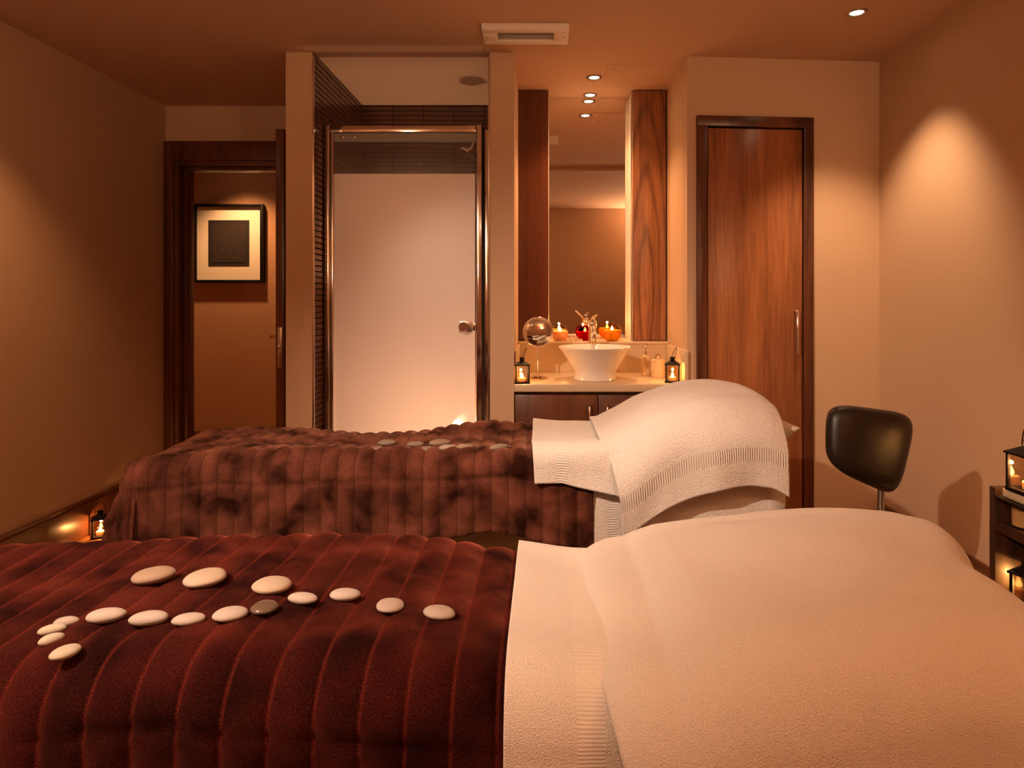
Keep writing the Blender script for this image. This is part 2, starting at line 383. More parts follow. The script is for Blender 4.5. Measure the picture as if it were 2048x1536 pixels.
# cupboard wall, very slightly turned, with the door hole
bm = bmesh.new()
CB0 = Vector((AX1, 3.2, 0)); CB1 = Vector((XR, 3.275, 0)); CBA = math.atan2(CB1.y-CB0.y, CB1.x-CB0.x); CBL = (CB1-CB0).length
DX0, DX1, DZ = .046, .640, 2.108     # frame outer, along the wall
for a, b in (((0, 0, 0), (DX0+.02, .08, CEIL)), ((DX1-.02, 0, 0), (CBL+.02, .08, CEIL)), ((DX0+.02, 0, DZ-.02), (DX1-.02, .08, CEIL))):
    bm_box(bm, a, b)
me = bpy.data.meshes.new('wall_cupboard'); bm.to_mesh(me); bm.free()
wc = struct(link('wall_cupboard', me, 'wall'), 'beige wall around the tall walnut cupboard door'); wc.location = CB0; wc.rotation_euler.z = CBA
# return wall of the alcove (square to the back wall)
struct(box('wall_alcove', (AX1, 3.205, 0), (AX1+.05, MIR, CEIL), 'wall'), 'right return wall of the basin alcove')
# corridor behind the open door
struct(box('wall_corridor', (-3.4, 5.2, 0), (.2, 5.3, CEIL), 'corridor_paint'), 'warm lit corridor wall seen through the doorway')
struct(box('wall_corridor_end', (-1.0, DF+.12, 0), (-.9, 5.2, CEIL), 'corridor_paint'), 'end wall of the corridor')
struct(box('wall_corridor_near', (-3.4, DF, 0), (XL-T, DF+.12, CEIL), 'corridor_paint'), 'near wall of the corridor')
struct(box('wall_corridor_left', (-3.5, DF, 0), (-3.4, 5.3, CEIL), 'corridor_paint'), 'far left end wall of the corridor')
bc = struct(box('baseboard_corridor', (-3.4, 5.178, 0), (-1.0, 5.2, .155), 'walnut_skirting', None, .003), 'wooden skirting along the corridor wall')
# skirtings
struct(boxes('baseboard_left', [((XL, DN, 0), (XL+.018, DF-.03, .165)), ((XL, DN, .165), (XL+.012, DF-.03, .19))], 'walnut_skirting', None, .002), 'dark wooden skirting along the left wall')
struct(boxes('baseboard_right', [((XR-.018, DN, 0), (XR, 3.255, .165)), ((XR-.012, DN, .165), (XR, 3.255, .19))], 'walnut_skirting', None, .002), 'dark wooden skirting along the right wall')
struct(box('trim_1', (XL, 1.79, CEIL-.03), (XR, 1.85, CEIL), 'ceiling_paint', None, .004), 'shallow ceiling batten across the room seen in the mirror')
# bright edge strips on the tiled corners
struct(box('trim_2', (SX0-.007, DA-.004, 0), (SX0+.002, DA+.006, 2.39), 'chrome', None, .001, 1), 'thin metal corner strip on the left shower partition')
struct(box('trim_3', (SX1-.002, DA-.004, 0), (SX1+.007, DA+.006, 2.39), 'chrome', None, .001, 1), 'thin metal corner strip on the right shower partition')

# ---------------------------------------------------------------- shower tiles (each tile a piece where it can be told apart)
wsb = struct(box('wall_shower_back', (SX0-.008, DF-.012, 0), (SX1+.008, DF+.001, CEIL), 'grout'), 'dark brown tiled back wall of the shower')
gl = box('grout_bed', (SX0-.008, DA+.006, 0), (SX0-.004, DF-.012, CEIL-.001), 'grout', wsl)
gr = box('grout_bed', (SX1+.004, DA+.006, 0), (SX1+.008, DF-.012, CEIL-.001), 'grout', wsr)
TH, TW = .0285, .188
def tile_mesh(name, sx, sy, sz):
    bm = bmesh.new(); bm_box(bm, (0, 0, 0), (sx, sy, sz))
    bmesh.ops.bevel(bm, geom=bm.edges[:], offset=.0012, segments=1, affect='EDGES')
    me = bpy.data.meshes.new(name); bm.to_mesh(me); bm.free(); me.materials.append(MATS['tile']); return me
mb = tile_mesh('tile', TW-.003, .007, TH-.0045); ms = tile_mesh('tile', .007, TW-.003, TH-.0045)
def stuff_join(name, spots, size, parent):
    bm = bmesh.new()
    for (x, y, z), s in spots: bm_box(bm, (x, y, z), (x+s[0], y+s[1], z+s[2]))
    me = bpy.data.meshes.new(name); bm.to_mesh(me); bm.free()
    o = link(name, me, 'tile', parent); o['kind'] = 'stuff'; return o
rest_b, rest_l, rest_r = [], [], []
rows = int(CEIL/TH)
for r in range(rows):
    z = CEIL-.004-(r+1)*TH
    for c in range(5):
        x0 = SX0+c*TW; wd = min(TW-.003, SX1-x0)
        if wd < .01: continue
        if z > 1.8 and wd > TW-.01:
            o = bpy.data.objects.new('tile', mb); C.objects.link(o); o.parent = wsb; o.location = (x0, DF-.019, z)
        else: rest_b.append(((x0, DF-.019, z), (wd, .007, TH-.0045)))
        y0 = DA+.008+c*TW; wd = min(TW-.003, DF-.02-y0)
        if wd < .01: continue
        if (z > 1.8 or c == 0) and wd > TW-.01:
            o = bpy.data.objects.new('tile', ms); C.objects.link(o); o.parent = wsl; o.location = (SX0-.005, y0, z)
        else: rest_l.append(((SX0-.005, y0, z), (.007, wd, TH-.0045)))
        rest_r.append(((SX1-.002, y0, z), (.007, wd, TH-.0045)))
stuff_join('tile_field', rest_b, None, wsb); stuff_join('tile_field', rest_l, None, wsl); stuff_join('tile_field', rest_r, None, wsr)

# ---------------------------------------------------------------- doors
d1 = bpy.data.objects.new('door_1', None); C.objects.link(d1); d1.location = (-1.76, DF, 0)
struct(d1, 'open walnut door with thick frame leading to the corridor'); L = Vector(d1.location)
def lb(o):                     # keep a part's world place under an offset parent
    o.matrix_parent_inverse = o.parent.matrix_world.inverted() if False else Matrix.Translation(-L); return o
def part(o): o.matrix_parent_inverse = Matrix.Translation(-L); return o
ox0, ox1, oz = -2.235, -1.30, 2.022
part(boxes('architrave', [((XL+.002, DF-.03, 0), (ox0-.035, DF, 2.177)), ((ox1+.035, DF-.03, 0), (-1.246, DF, 2.177)), ((ox0-.035, DF-.03, oz+.035), (ox1+.035, DF, 2.177))], 'walnut_frame', d1, .003))
part(boxes('lining', [((ox0-.06, DF-.012, 0), (ox0-.012, DF+.13, oz+.012)), ((ox1+.012, DF-.012, 0), (ox1+.06, DF+.13, oz+.012)), ((ox0-.06, DF-.012, oz+.012), (ox1+.06, DF+.13, oz+.06))], 'walnut_frame', d1, .002))
part(boxes('door_stop', [((ox0-.012, DF+.045, 0), (ox0+.012, DF+.13, oz)), ((ox1-.01, DF+.045, 0), (ox1+.012, DF+.13, oz)), ((ox0-.012, DF+.045, oz-.01), (ox1+.012, DF+.13, oz+.012))], 'walnut_frame', d1, .002))
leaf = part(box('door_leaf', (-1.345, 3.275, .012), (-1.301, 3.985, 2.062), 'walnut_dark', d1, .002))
# lock plate on the leaf's edge, lever handle, closer stud
def sub(o): o.matrix_parent_inverse = Matrix.Translation((0, 0, 0)); return o
sub(box('lock_plate', (-1.334, 3.2715, .858), (-1.312, 3.277, 1.062), 'steel', leaf, .002))
sub(box('latch_bolt', (-1.329, 3.262, .955), (-1.317, 3.275, .975), 'chrome', leaf, .002))
sub(tube('lever_handle', [(-1.345, 3.335, 1.012), (-1.385, 3.335, 1.012), (-1.392, 3.342, 1.012), (-1.392, 3.44, 1.012)], .009, 'steel', leaf))
sub(lathe('lever_rose', [(0, 0), (.026, 0), (.026, .008), (0, .008)], 'steel', leaf, 24, (-1.345, 3.335, 1.012))).rotation_euler = (0, -PI/2, 0)
sub(box('hinge', (-1.352, 3.955, 1.9), (-1.340, 3.99, 2.0), 'steel', leaf, .002))
sub(box('hinge', (-1.352, 3.955, .2), (-1.340, 3.99, .3), 'steel', leaf, .002))
part(tube('closer_stud', [(-1.39, DF-.06, 2.115), (-1.39, DF-.03, 2.115)], .011, 'chrome', d1))
part(box('closer_plate', (-1.40, DF-.036, 2.10), (-1.36, DF-.03, 2.13), 'steel', d1, .001))

d2 = bpy.data.objects.new('door_2', None); C.objects.link(d2); d2.location = CB0; d2.rotation_euler.z = CBA
struct(d2, 'tall narrow walnut cupboard door with steel bar handle')
boxes('door_frame', [((DX0, -.016, 0), (DX0+.052, .05, DZ-.052)), ((DX1-.052, -.016, 0), (DX1, .05, DZ-.052)), ((DX0, -.016, DZ-.052), (DX1, .05, DZ))], 'walnut_frame', d2, .003)
boxes('gap', [((DX0+.05, .02, 0), (DX1-.05, .05, DZ-.05))], 'dark_gap', d2)
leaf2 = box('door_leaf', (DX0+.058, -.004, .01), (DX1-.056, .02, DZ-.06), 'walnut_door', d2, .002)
hx = DX1-.095
tube('handle', [(hx, -.004, 1.145), (hx, -.034, 1.145), (hx, -.036, 1.142), (hx, -.036, .936), (hx, -.034, .933), (hx, -.004, .933)], .007, 'chrome', leaf2)

# ---------------------------------------------------------------- downlights
def downlight(place, x, y, W, cone, blend, tgt, col, label):
    t = thing('ceiling_downlight', label, 'ceiling light', (x, y, CEIL), 0, 'recessed ceiling downlights')
    lathe('trim_ring', [(.026, -.001), (.030, -.006), (.040, -.006), (.043, 0), (.026, .0)], 'steel', t, 32)
    lathe('bulb', [(0, -.0035), (.02, -.0035), (.026, -.002), (.026, 0), (0, 0)], 'bulb_glow', t, 24)
    ld = bpy.data.lights.new('lamp_light', 'SPOT'); ld.energy = W; ld.color = col; ld.spot_size = math.radians(cone); ld.spot_blend = blend; ld.shadow_soft_size = .03
    lo = bpy.data.objects.new('lamp_light', ld); C.objects.link(lo); lo.parent = t; lo.location = (0, 0, -.045)
    if tgt: lo.rotation_euler = (Vector(tgt)-Vector((x, y, CEIL))).to_track_quat('-Z', 'Y').to_euler()
DL = {'right': 'recessed downlight near the right wall above the stool', 'basin_a': 'front recessed downlight above the basin', 'basin_b': 'recessed downlight closest to the basin mirror',
      'left': 'recessed downlight near the left wall', 'stones': 'added spot lamp out of view over the foot of the near bed', 'bed': 'added key lamp shaped as a tilted downlight in the left corner behind the near bed',
      'towel': 'added spot lamp out of view above the gap between the two beds', 'pillow': 'added fill lamp closest to the wall opposite the mirror', 'corridor': 'recessed downlight in the corridor by the picture'}
for d in DOWNLIGHTS: downlight(*d, DL[d[0]])

for i, (sx_, W) in enumerate(FILL_UPLIGHTS):
    t = thing('fill_uplighter', ['added half bowl fill uplighter behind the foot of the near bed', 'added half bowl fill uplighter behind the near pillow'][i], 'fill light', (sx_, DN, 1.72), 0, 'added fill uplighters')
    bm = bmesh.new(); rg = []
    for q in range(9):
        ph = PI/2*q/8; rr = .14*math.sin(ph)**.8; zz = -.13*math.cos(ph)
        rg.append([bm.verts.new((rr*math.cos(PI*k_/16), .004+rr*.75*math.sin(PI*k_/16), zz)) for k_ in range(17)])
    for a_, b_ in zip(rg, rg[1:]):
        for k_ in range(16): bm.faces.new((a_[k_], a_[k_+1], b_[k_+1], b_[k_]))
    bmesh.ops.remove_doubles(bm, verts=bm.verts[:], dist=1e-5)
    me = bpy.data.meshes.new('bowl_shade'); bm.to_mesh(me); bm.free(); smooth(me)
    o = link('bowl_shade', me, 'porcelain', t); md = o.modifiers.new('thick', 'SOLIDIFY'); md.thickness = .005
    box('back_plate', (-.06, 0, -.11), (.06, .004, .0), 'steel', t, .001, 1)
    lathe('bulb', [(0, -.05), (.018, -.045), (.022, -.03), (.014, -.01), (0, -.004)], 'bulb_glow', t, 20, (0, .05, 0))
    ld = bpy.data.lights.new('lamp_light', 'SPOT'); ld.energy = W; ld.color = WARM; ld.spot_size = math.radians(150); ld.spot_blend = .8; ld.shadow_soft_size = .06
    lo = bpy.data.objects.new('lamp_light', ld); C.objects.link(lo); lo.parent = t; lo.location = (0, .06, .02); lo.rotation_euler = Vector((0, .55, 1)).to_track_quat('-Z', 'Y').to_euler()

# ---------------------------------------------------------------- ceiling vent
v = thing('ceiling_vent', 'white rectangular ventilation unit on the ceiling', 'vent', (-.075, 2.9, CEIL))
boxes('vent_frame', [((-.19, -.085, -.028), (.19, -.045, 0)), ((-.19, .045, -.028), (.19, .085, 0)), ((-.19, -.045, -.028), (-.125, .045, 0)), ((.125, -.045, -.028), (.19, .045, 0))], 'plastic_white', v, .002)
box('vent_back', (-.125, -.045, -.012), (.125, .045, -.002), 'grille_dark', v)
for i in range(7):
    yy = -.039+i*.013
    o = box('vent_slat', (-.124, -.0045, -.001), (.124, .0045, .001), 'plastic_white', v); o.location = (0, yy, -.019); o.rotation_euler.x = .5
for sx in (-.17, .17): lathe('screw', [(0, -.031), (.005, -.03), (.005, -.027)], 'steel', v, 12, (sx, 0, 0))

# ---------------------------------------------------------------- picture in the corridor
pc = P(458, 487, 5.17)
pic = thing('framed_picture', 'square dark print in cream mount and deep black box frame', 'picture', (pc.x, 5.2, pc.z))
hw, hh = .276, .312
boxes('picture_frame', [((-hw, -.05, -hh), (-hw+.022, 0, hh)), ((hw-.022, -.05, -hh), (hw, 0, hh)), ((-hw+.022, -.05, hh-.022), (hw-.022, 0, hh)), ((-hw+.022, -.05, -hh), (hw-.022, 0, -hh+.022))], 'black_iron', pic, .002)
box('mount_board', (-hw+.022, -.03, -hh+.022), (hw-.022, -.02, hh-.022), 'mat_board', pic)
box('print', (-.162, -.034, -.176), (.162, -.03, .185), 'print_dark', pic)
box('print_field', (-.13, -.036, -.15), (.13, -.034, .16), 'print_field', pic)

# ================================================================== SHOWER
SY = 3.30
sd = thing('shower_door', 'frosted glass shower door with chrome frame and clear top strip', 'shower door', (0, SY, 0))
zt = 1.2+(600-253)*SY/F
xa, xb = (650-VX)*SY/F, (966-VX)*SY/F
box('frame_post', (xa, -.02, .12), (xa+.028, .02, zt+.005), 'chrome', sd, .008, 4)
box('frame_post', (xa+.030, -.014, .12), (xa+.046, .014, zt-.03), 'chrome', sd, .004, 3)
box('frame_post', (xb-.034, -.02, .12), (xb, .02, zt+.005), 'chrome', sd, .008, 4)
box('wall_channel', (SX1-.03, -.012, .12), (SX1-.003, .012, zt-.02), 'chrome', sd, .003, 2)
box('side_seal', (xb+.001, -.008, .12), (SX1-.031, .008, zt-.02), 'grout', sd)
box('top_rail', (xa+.029, -.02, zt-.034), (xb-.035, .02, zt), 'chrome', sd, .003, 2)
box('header_strip', (xa+.047, -.006, zt-.078), (xb-.036, .008, zt-.035), 'header_grey', sd, .001, 1)
box('bottom_rail', (xa+.029, -.02, .12), (xb-.035, .02, .15), 'chrome', sd, .003, 2)
zf = 1.2+(600-348)*SY/F
gx0, gx1 = xa+.047, xb-.04
def pane(name, z0, z1, front):
    bm = bmesh.new(); vs, fs = bm_box(bm, (gx0, -.004, z0), (gx1, .004, z1)); 
    for f in fs: f.material_index = 1
    if front: fs[2].material_index = 0
    me = bpy.data.meshes.new(name); bm.to_mesh(me); bm.free()
    return link(name, me, ['frosted_glass', 'clear_glass'], sd)
pane('frosted_pane', .15, zf, True)
pane('clear_pane', zf, zt-.079, False)
for px in (687, 710):
    o = lathe('hinge_screw', [(0, 0), (.010, 0), (.010, .008), (.007, .011), (0, .011)], 'chrome', sd, 20); o.rotation_euler.x = PI/2; o.location = ((px-VX)*SY/F, -.006, 1.2+(600-275)*SY/F)
kx, kz = (932-VX)*SY/F, 1.2+(600-653)*SY/F
box('knob_plate', (kx-.034, -.012, kz-.028), (kx+.034, -.004, kz+.028), 'steel', sd, .003)
o = lathe('knob', [(0, 0), (.012, 0), (.012, .014), (.024, .018), (.026, .036), (.022, .042), (0, .042)], 'chrome', sd, 28); o.rotation_euler.x = PI/2; o.location = (kx-.008, -.012, kz)
box('knob_catch', (kx+.036, -.02, kz-.02), (kx+.052, -.004, kz+.02), 'chrome', sd, .003)
st = thing('shower_tray', 'white shower tray behind the frosted door', 'shower tray', ((SX0+SX1)/2, (3.22+DF)/2, 0))
W2, D2 = (SX1-SX0)/2-.006, (DF-.022-3.22)/2
boxes('tray_rim', [((-W2, -D2, 0), (-W2+.05, D2, .12)), ((W2-.05, -D2, 0), (W2, D2, .12)), ((-W2+.05, -D2, 0), (W2-.05, -D2+.12, .12)), ((-W2+.05, D2-.05, 0), (W2-.05, D2, .12))], 'shower_white', st, .006)
box('tray_pan', (-W2+.05, -D2+.12, 0), (W2-.05, D2-.05, .085), 'shower_white', st)
lathe('drain_cover', [(0, .092), (.045, .09), (.05, .085)], 'chrome', st, 28)
sl = thing('shower_fill_light', 'added round lamp low on the shower wall lighting the frosted glass from behind', 'fill light', (-.50, DF-.02, .46))  # lamp added to make the lower glass glow
o = lathe('light_ring', [(.03, 0), (.045, 0), (.045, .008), (.03, .008)], 'chrome', sl, 28); o.rotation_euler.x = PI/2
o = lathe('light_lens', [(0, 0), (.03, 0), (.03, .006), (0, .008)], 'bulb_glow', sl, 28); o.rotation_euler.x = PI/2
ld = bpy.data.lights.new('lamp_light', 'POINT'); ld.energy = 19; ld.color = WARM; ld.shadow_soft_size = .03
lo = bpy.data.objects.new('lamp_light', ld); C.objects.link(lo); lo.parent = sl; lo.location = (0, -.14, 0)
sh = P(940, 305, 3.62)
hd = thing('shower_fitting', 'chrome shower head on a wall arm behind the clear glass strip', 'shower head', (sh.x, sh.y, sh.z))
o = lathe('spray_head', [(0, .03), (.014, .028), (.02, .012), (.06, -.005), (.064, -.014), (.058, -.018), (0, -.018)], 'chrome', hd, 36); o.rotation_euler = (0, .55, 0)
tube('shower_arm', [(.012, 0, .03), (.03, 0, .06), (.06, 0, .075), (SX1-.004-sh.x, 0, .075)], .01, 'chrome', hd)
o = lathe('wall_flange', [(0, 0), (.028, 0), (.024, .012), (0, .012)], 'chrome', hd, 24); o.rotation_euler.y = -PI/2; o.location = (SX1-.003-sh.x, 0, .075)

# ================================================================== BASIN ALCOVE
CT = 1.2-168*DA/F          # counter top height
LED = .965                 # ledge height
g = struct(boxes('trim_4', [((PX1+.001, 3.655, CT), (AX1-.001, 3.70, LED-.012)), ((PX1+.001, 3.70, CT-.1), (AX1-.001, MIR, LED-.012))], 'splash_panel'), 'beige splashback box behind the basin')
led = struct(box('trim_5', (PX1+.001, 3.645, LED-.012), (AX1-.001, MIR, LED), 'stone_top', None, .002), 'pale ledge shelf in front of the mirror')
struct(box('trim_6', (AX1-.018, 3.17, CT), (AX1-.001, 3.645, LED-.012), 'splash_panel', None, .002), 'beige upstand on the right side of the counter')
struct(box('trim_7', (PX1+.001, 3.17, CT), (PX1+.012, 3.645, LED-.012), 'splash_panel', None, .002), 'beige upstand on the left side of the counter')
ct = tag(box('countertop', (PX1+.001, 3.135, CT-.036), (AX1-.001, 3.655, CT), 'stone_top', None, .003), 'pale stone countertop under the white basin', 'countertop')
vc = thing('vanity_cabinet', 'dark walnut vanity cabinet with two doors under the countertop', 'cabinet', (PX1, 3.16, 0))
VW = AX1-PX1-.004
box('cabinet_body', (.002, .025, .1), (VW, .49, CT-.04), 'walnut_cabinet', vc)
box('plinth', (.002, .06, 0), (VW, .49, .1), 'dark_gap', vc)
xm = (1196-VX)*3.17/F-PX1
for a, b, h in ((.004, xm-.002, xm-.045), (xm+.002, VW-.002, xm+.042)):
    dr = box('cabinet_door', (a, 0, .105), (b, .022, CT-.055), 'walnut_cabinet', vc, .002)
    z1 = CT-.105
    tube('handle', [(h, 0, z1), (h, -.03, z1), (h, -.032, z1-.003), (h, -.032, z1-.157), (h, -.03, z1-.16), (h, 0, z1-.16)], .006, 'chrome', dr)
# mirror and the two wood-faced pillars
mx0 = PX1+.001; mx1 = AX1-.001
mir = thing('wall_mirror', 'tall frameless mirror between two walnut panels above the basin', 'mirror', (.25, MIR, LED))
box('mirror_glass', (mx0-.25, 0, 0), (mx1-.25, .005, CEIL-LED), 'mirror_silver', mir)
PTOP = 1.2+420*3.71/F
def wcab(x0, x1, mat, label, clip=False):
    t = thing('mirror_cabinet', label, 'cabinet', (x0, 3.71, LED))
    box('cabinet_body', (0, .02, 0), (x1-x0, MIR-3.711, PTOP-LED), 'plastic_white', t, .001, 1)
    box('wood_front', (.004, 0, .004), (x1-x0-.004, .02, PTOP-LED-.004), mat, t, .001, 1)
    if clip:
        for zz in (PTOP-LED-.02,):
            box('edge_strip', (-.004, .018, 0), (.0, .024, PTOP-LED), 'chrome', t)
    return t
wcab((1030-VX)*3.71/F+.002, (1098-VX)*3.71/F, 'walnut_dark', 'plain dark walnut panel cabinet left of the mirror')
wcab((1264-VX)*3.71/F, (1333-VX)*3.71/F, 'walnut_figured', 'figured walnut panel cabinet right of the mirror', True)
# basin
bs = thing('vessel_basin', 'white porcelain bowl basin on flared foot', 'basin', ((1190-VX)*3.33/F, 3.33, CT))
prof = [(0, 0), (.105, 0), (.11, .004), (.104, .03), (.108, .05), (.13, .082), (.158, .125), (.178, .155), (.187, .163), (.188, .168), (.184, .17), (.176, .166), (.15, .132), (.12, .1), (.08, .08), (0, .074)]
lathe('bowl', prof, 'porcelain', bs, 64)
lathe('drain', [(0, .078), (.02, .0785), (.024, .075)], 'chrome', bs, 24)
# tap, standing behind the bowl
tp = thing('basin_tap', 'chrome mixer tap behind the basin', 'tap', ((1185-VX)*3.56/F, 3.56, CT))
lathe('tap_body', [(0, 0), (.028, 0), (.028, .006), (.021, .01), (.021, .25), (.0225, .252), (.0225, .29), (.018, .296), (0, .296)], 'chrome', tp, 32)
tube('spout', [(0, -.01, .225), (0, -.06, .232), (0, -.11, .228), (0, -.128, .215), (0, -.13, .2)], .012, 'chrome', tp, 14)
tube('lever', [(0, 0, .298), (.006, -.012, .315), (.02, -.035, .325)], [.012, .009, .006], 'chrome', tp, 12)

# magnifying mirror on a stand
mm = thing('vanity_mirror', 'round magnifying mirror on a chrome pedestal stand', 'mirror', ((1076-VX)*3.38/F, 3.38, CT))
lathe('stand_base', [(0, 0), (.05, 0), (.052, .004), (.03, .01), (.008, .014), (0, .014)], 'chrome', mm, 40)
zc = 1.2-(664-600)*3.38/F-CT
tube('stand_stem', [(0, 0, .012), (0, 0, zc-.082)], .005, 'chrome', mm)
R0 = .075
o = lathe('mirror_disc', [(0, .007), (.03, .0055), (.055, .002), (R0-.004, -.003), (R0-.004, -.008), (0, -.008)], 'mirror_silver', mm, 56); o.location = (0, 0, zc); o.rotation_euler = (PI/2-.05, 0, .12)
tube('mirror_rim', [(R0*math.cos(a)*math.cos(.12), R0*math.cos(a)*math.sin(.12), zc+R0*math.sin(a)) for a in [2*PI*i/56 for i in range(56)]], .0045, 'chrome', mm, 10, closed=True)
tube('yoke', [(0, 0, zc-.084), (0, 0, zc-.076)], .008, 'chrome', mm)

# soap dispenser, lidded jar
sp = thing('soap_dispenser', 'travertine soap dispenser with chrome pump', 'soap dispenser', ((1293-VX)*3.5/F, 3.5, CT))
lathe('bottle', [(0, 0), (.024, 0), (.027, .003), (.028, .07), (.027, .092), (.022, .106), (.013, .112), (0, .112)], 'travertine', sp, 36)
lathe('pump_collar', [(.0, .112), (.013, .112), (.013, .126), (.006, .13), (.006, .148), (.011, .15), (.011, .164), (.007, .168), (0, .168)], 'chrome', sp, 24)
tube('pump_nozzle', [(0, 0, .158), (-.02, -.018, .16), (-.03, -.027, .153)], .0045, 'chrome', sp)
jr = thing('lidded_jar', 'short travertine jar with knobbed lid', 'jar', ((1316-VX)*3.42/F, 3.42, CT))
lathe('jar_body', [(0, 0), (.033, 0), (.036, .004), (.038, .05), (.036, .084), (0, .084)], 'travertine', jr, 36)
lathe('jar_lid', [(0, .084), (.037, .084), (.038, .09), (.034, .095), (0, .096)], 'travertine', jr, 36)
lathe('lid_knob', [(0, .096), (.005, .096), (.009, .103), (.008, .111), (0, .114)], 'travertine', jr, 20)

# flames and lanterns
def flame(parent, loc, h=.02, W=.35, s=1):
    o = lathe('flame', [(0, 0), (.22*h, .12*h), (.3*h, .3*h), (.2*h, .62*h), (.08*h, .88*h), (0, h)], 'flame_glow', parent, 14, loc)
    ld = bpy.data.lights.new('flame_light', 'POINT'); ld.energy = W; ld.color = (1, .48, .16); ld.shadow_soft_size = .006
    lo = bpy.data.objects.new('flame_light', ld); C.objects.link(lo); lo.parent = parent; lo.location = (loc[0], loc[1], loc[2]+h*1.3)
    return o
def lantern(label, loc, rz=0, s=1.0, handle_up=True, W=.35, hrot=0):
    """square candle lantern; built for a 7 cm body, scaled by s"""
    t = thing('candle_lantern', label, 'lantern', loc, rz, 'black candle lanterns'); t.scale = (s, s, s)
    b = .031
    box('lantern_base', (-.036, -.036, 0), (.036, .036, .009), 'black_iron', t, .0015, 1)
    for sx in (-1, 1):
        for sy in (-1, 1):
            box('lantern_post', (sx*b-.0032, sy*b-.0032, .009), (sx*b+.0032, sy*b+.0032, .087), 'black_iron', t)
    for i in range(4):
        o = box('glass_pane', (-b+.0032, -.0008, .011), (b-.0032, .0008, .085), 'lantern_glass', t)
        o.rotation_euler.z = i*PI/2; o.location = (b*math.sin(i*PI/2), -b*math.cos(i*PI/2), 0)
    box('roof_plate', (-.038, -.038, .087), (.038, .038, .092), 'black_iron', t, .001, 1)
    bm = bmesh.new()
    q = [bm.verts.new((sx*.035, sy*.035, .092)) for sx, sy in ((-1, -1), (1, -1), (1, 1), (-1, 1))]; p = [bm.verts.new((sx*.011, sy*.011, .108)) for sx, sy in ((-1, -1), (1, -1), (1, 1), (-1, 1))]
    for i in range(4): bm.faces.new((q[i], q[(i+1) % 4], p[(i+1) % 4], p[i]))
    bm.faces.new(q[::-1]); bm.faces.new(p)
    me = bpy.data.meshes.new('lantern_roof'); bm.to_mesh(me); bm.free(); link('lantern_roof', me, 'black_iron', t)
    lathe('chimney', [(0, .108), (.011, .108), (.011, .118), (.015, .119), (.015, .122), (.006, .127), (0, .128)], 'black_iron', t, 20)
    pts = [(.022*math.cos(a), 0, .112+.055*math.sin(a)) for a in [PI*i/14 for i in range(15)]] if handle_up else [(.018*math.cos(a), 0, .116+.062*math.sin(a)) for a in [PI*i/14 for i in range(15)]]
    hd = tube('handle', [(x, y, z-.116) for x, y, z in pts], .0014, 'black_iron', t, 8); hd.location = (0, 0, .116); hd.rotation_euler = (0, 0, hrot); hd.rotation_euler.x = .35 if not handle_up else 0
    cd = lathe('tealight', [(0, 0), (.017, 0), (.0175, .016), (.016, .017), (.014, .0145), (0, .014)], 'candle_wax', t, 24, (0, 0, .0095))
    flame(t, (0, 0, .026), .024, W)
    return t
a = P(1044, 763, 3.19); lantern('small black lantern on the counter below the round mirror', (a.x, 3.19, CT), .12, 1.0, False, .5, 1.2)
a = P(1347, 768, 3.2); lantern('small black lantern on the counter beside the lidded jar', (a.x-.002, 3.215, CT), -.2, 1.0, False, .5, 1.1)
lantern('small black lantern on the floor against the left skirting', (-2.245, 3.30, 0), .55, 1.05, True, .9)

# globe candles on the ledge
def globe(label, px, D, r, glass, wax, W=.4):
    t = thing('globe_candle', label, 'candle', ((px-VX)*D/F, D, LED), 0, 'glass globe candles on the ledge')
    N = 14; outer = [(r*math.sin(a), r-r*math.cos(a)*1.0) for a in [PI*(.16+.66*i/N) for i in range(N+1)]]
    z0 = outer[0][1]; outer = [(q, z-z0) for q, z in outer]
    lathe('glass_globe', [(0, 0)]+outer+[(q*.95, z) for q, z in reversed(outer[2:])]+[(0, .006)], glass, t, 36)
    lathe('candle', [(0, .004)]+[(q*.94, max(.004, z)) for q, z in outer[:10]]+[(r*.3, outer[9][1]-.003), (0, outer[9][1]-.004)], wax, t, 28)
    flame(t, (0, 0, outer[9][1]-.003), .028, W)
globe('cream glass globe candle beside the round mirror', 1120, 3.74, .050, 'cream_glass', 'wax_cream')
globe('ruby red glass globe candle behind the tap', 1170, 3.76, .047, 'ruby_glass', 'wax_red', .3)
globe('amber glass globe candle at the right end of the ledge', 1224, 3.72, .056, 'amber_glass', 'wax_amber', .5)
df = thing('oil_bottle', 'slim glass oil bottle with a slanted spout behind the tap', 'bottle', ((1166-VX)*3.83/F, 3.825, LED))
lathe('bottle_body', [(0, 0), (.02, 0), (.022, .006), (.022, .07), (.01, .09), (.008, .135), (.01, .138), (.0, .139)], 'cream_glass', df, 24)
tube('spout', [(0, 0, .13), (-.02, -.004, .152), (-.042, -.008, .172)], .0035, 'chrome', df)
for i, (px, D, rr) in enumerate(((1137, 3.69, .016), (1150, 3.67, .018), (1160, 3.70, .014))):
    o = lathe('tealight_cup', [(0, 0), (rr, 0), (rr*1.05, .012), (rr*.95, .013), (rr*.9, .009), (0, .009)], 'chrome', None, 24, ((px-VX)*D/F, D, LED))
    tag(o, ['small metal tealight cup nearest the cream globe', 'small metal tealight cup at the ledge edge between the globes', 'small metal tealight cup beside the red globe'][i], 'tealight', 'tealight cups on the ledge')

